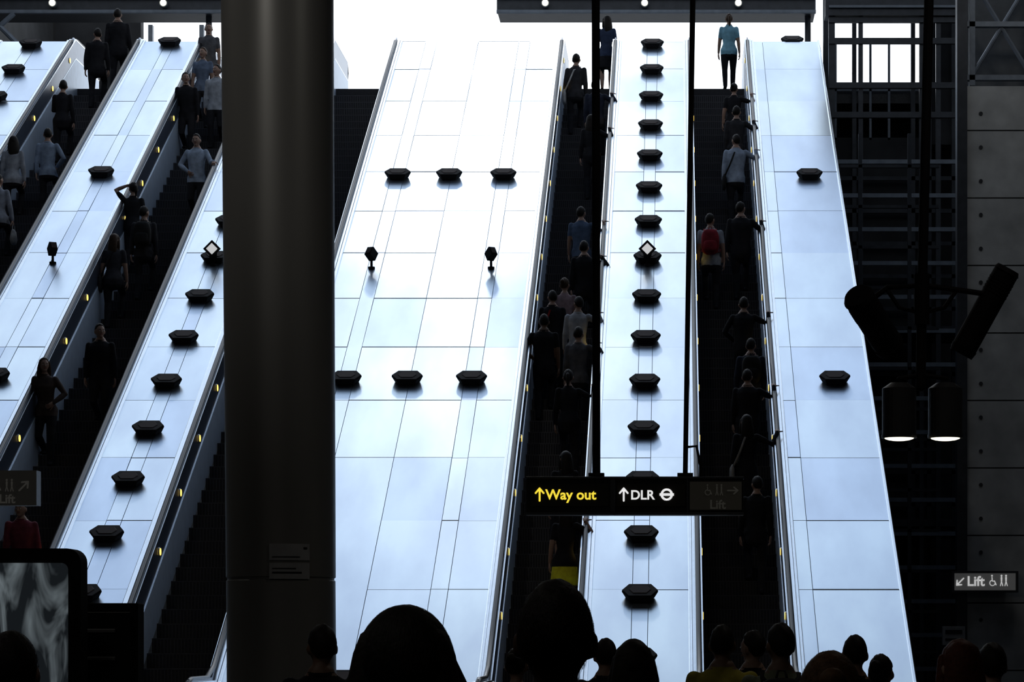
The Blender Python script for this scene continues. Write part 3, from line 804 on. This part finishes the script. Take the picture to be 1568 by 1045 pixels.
person('woman_at_upper_landing',-13.6,61.5,Zf=ZL,fem=True,top=BLK,H=1.66,hair='long')
def G(name,X,Y,H,**k): person(name,X,Y,Zf=0.0,H=H,legs='stand',**k)
G('woman_with_long_dark_hair',-.55,5.5,1.69,fem=True,top=BLK,hair='long',vox=.010,near=True,extrahair=1.28)
G('man_with_cropped_hair',-.26,5.9,1.765,top=(.03,.03,.03),hair='short',hc=H1,skin=S3,vox=.010,near=True)
G('man_with_cropped_hair',-1.97,8.0,1.66,top=BLK,hair='short',vox=.012,near=True)
G('woman_with_brown_hair',.43,7.4,1.595,fem=True,top=CHAR,hair='bun',hc=(.10,.05,.022),vox=.012,near=True,extrahair=1.15)
G('woman_with_dark_bob',-.165,11,1.64,fem=True,top=BLK,hair='long',near=True,vox=.012)
G('man_in_dark_jacket',-1.96,15,1.72,top=BLK,skin=S2)
G('man_in_dark_jacket',-.47,18.5,1.645,top=CHAR)
G('man_in_yellow_tshirt',.31,17.3,1.73,top=(.40,.34,.05),sleeve='short',skin=S2)
G('man_in_dark_jacket',.56,19.2,1.70,top=BLK,hyaw=.8)
G('man_in_green_shirt',.61,15.5,1.73,top=(.22,.24,.16),sleeve='short',skin=S2,bag='backpack')
G('man_in_dark_jacket',1.14,17,1.665,top=BLK)
G('woman_in_dark_top',1.23,16,1.55,fem=True,top=BLK,hair='bun')
G('woman_with_auburn_hair',1.165,11,1.64,fem=True,top=BLK,hair='long',hc=(.09,.022,.012))
G('man_in_dark_jacket',1.65,14,1.62,top=BLK)
G('woman_in_dark_top',-1.05,18,1.58,fem=True,top=CHAR,hair='bun')

# ------------------------------------------------------------------ lights & world
w=bpy.data.worlds.new('sky'); scene.world=w; w.use_nodes=True; nt=w.node_tree
bg=nt.nodes['Background']; tc=nt.nodes.new('ShaderNodeTexCoord'); sx=nt.nodes.new('ShaderNodeSeparateXYZ'); cr=nt.nodes.new('ShaderNodeValToRGB')
nt.links.new(tc.outputs['Generated'],sx.inputs[0]); nt.links.new(sx.outputs['Z'],cr.inputs['Fac']); nt.links.new(cr.outputs['Color'],bg.inputs['Color'])
# sky is brighter toward the sun side (+Y)
mr=nt.nodes.new('ShaderNodeMapRange'); mr.inputs['From Min'].default_value=-.1; mr.inputs['From Max'].default_value=.55; mr.inputs['To Min'].default_value=.6; mr.inputs['To Max'].default_value=2.05
nt.links.new(sx.outputs['Y'],mr.inputs['Value']); nt.links.new(mr.outputs['Result'],bg.inputs['Strength'])
E=cr.color_ramp.elements
E[0].position=0; E[0].color=(.9,.95,1,1); E[1].position=1; E[1].color=(.13,.18,.28,1)
for p,c in ((.35,(.85,.92,1,1)),(.68,(.66,.74,.85,1)),(.765,(.44,.53,.66,1)),(.83,(.31,.395,.52,1)),(.89,(.235,.31,.43,1))):
    e=E.new(p); e.color=c
sd=Vector((-.0718,.705,.69)).normalized()
ld=bpy.data.lights.new('sun','SUN'); ld.energy=.11; ld.angle=math.radians(2.5); ld.color=(1,.98,.95)
so=bpy.data.objects.new('sun',ld); scene.collection.objects.link(so); so.rotation_euler=sd.to_track_quat('Z','Y').to_euler(); so.location=(0,70,40)
def area(name,loc,size,e,col=(1,.95,.88),rot=(0,0,0)):
    l=bpy.data.lights.new(name,'AREA'); l.size=size; l.energy=e; l.color=col
    o=bpy.data.objects.new(name,l); o.location=loc; o.rotation_euler=rot; scene.collection.objects.link(o)
for i,(x,y) in enumerate(((-9,10),(-9,26),(4,20),(-2,32),(-3,2))):
    area('ceiling_lamp',(x,y,10.9),.8,40)
area('wall_fill_light',(6.8,44,14.5),.8,16,col=(1,.97,.92),rot=(math.radians(35),0,0))  # unseen area light added to brighten the concrete wall
l=bpy.data.lights.new('column_fill_spot','SPOT'); l.energy=230; l.spot_size=.75; l.spot_blend=.9; l.color=(1,.97,.92); l.shadow_soft_size=.3  # unseen spot added from high left to brighten the column
o=bpy.data.objects.new('column_fill_spot',l); o.location=(-5.8,17,10.5); scene.collection.objects.link(o)
o.rotation_euler=(Vector((-5.8,17,10.5))-Vector((-3.7,24.5,7.2))).to_track_quat('Z','Y').to_euler()
for x in (2.0,2.41): 
    l=bpy.data.lights.new('lamp_glow','SPOT'); l.energy=40; l.spot_size=1.4; l.color=(1,.9,.7); l.shadow_soft_size=.1
    o=bpy.data.objects.new('lamp_glow',l); o.location=(x,24,3.38); scene.collection.objects.link(o)

cam=bpy.data.cameras.new('camera'); cam.sensor_width=36; cam.lens=4138/1568*36*ZOOM; cam.shift_x=(ZC[0]-1032)*ZOOM/1568; cam.shift_y=(980-ZC[1])*ZOOM/1568; cam.clip_end=300
co=bpy.data.objects.new('camera',cam); co.location=(0,0,1.65); co.rotation_euler=(math.pi/2,0,0); scene.collection.objects.link(co); scene.camera=co
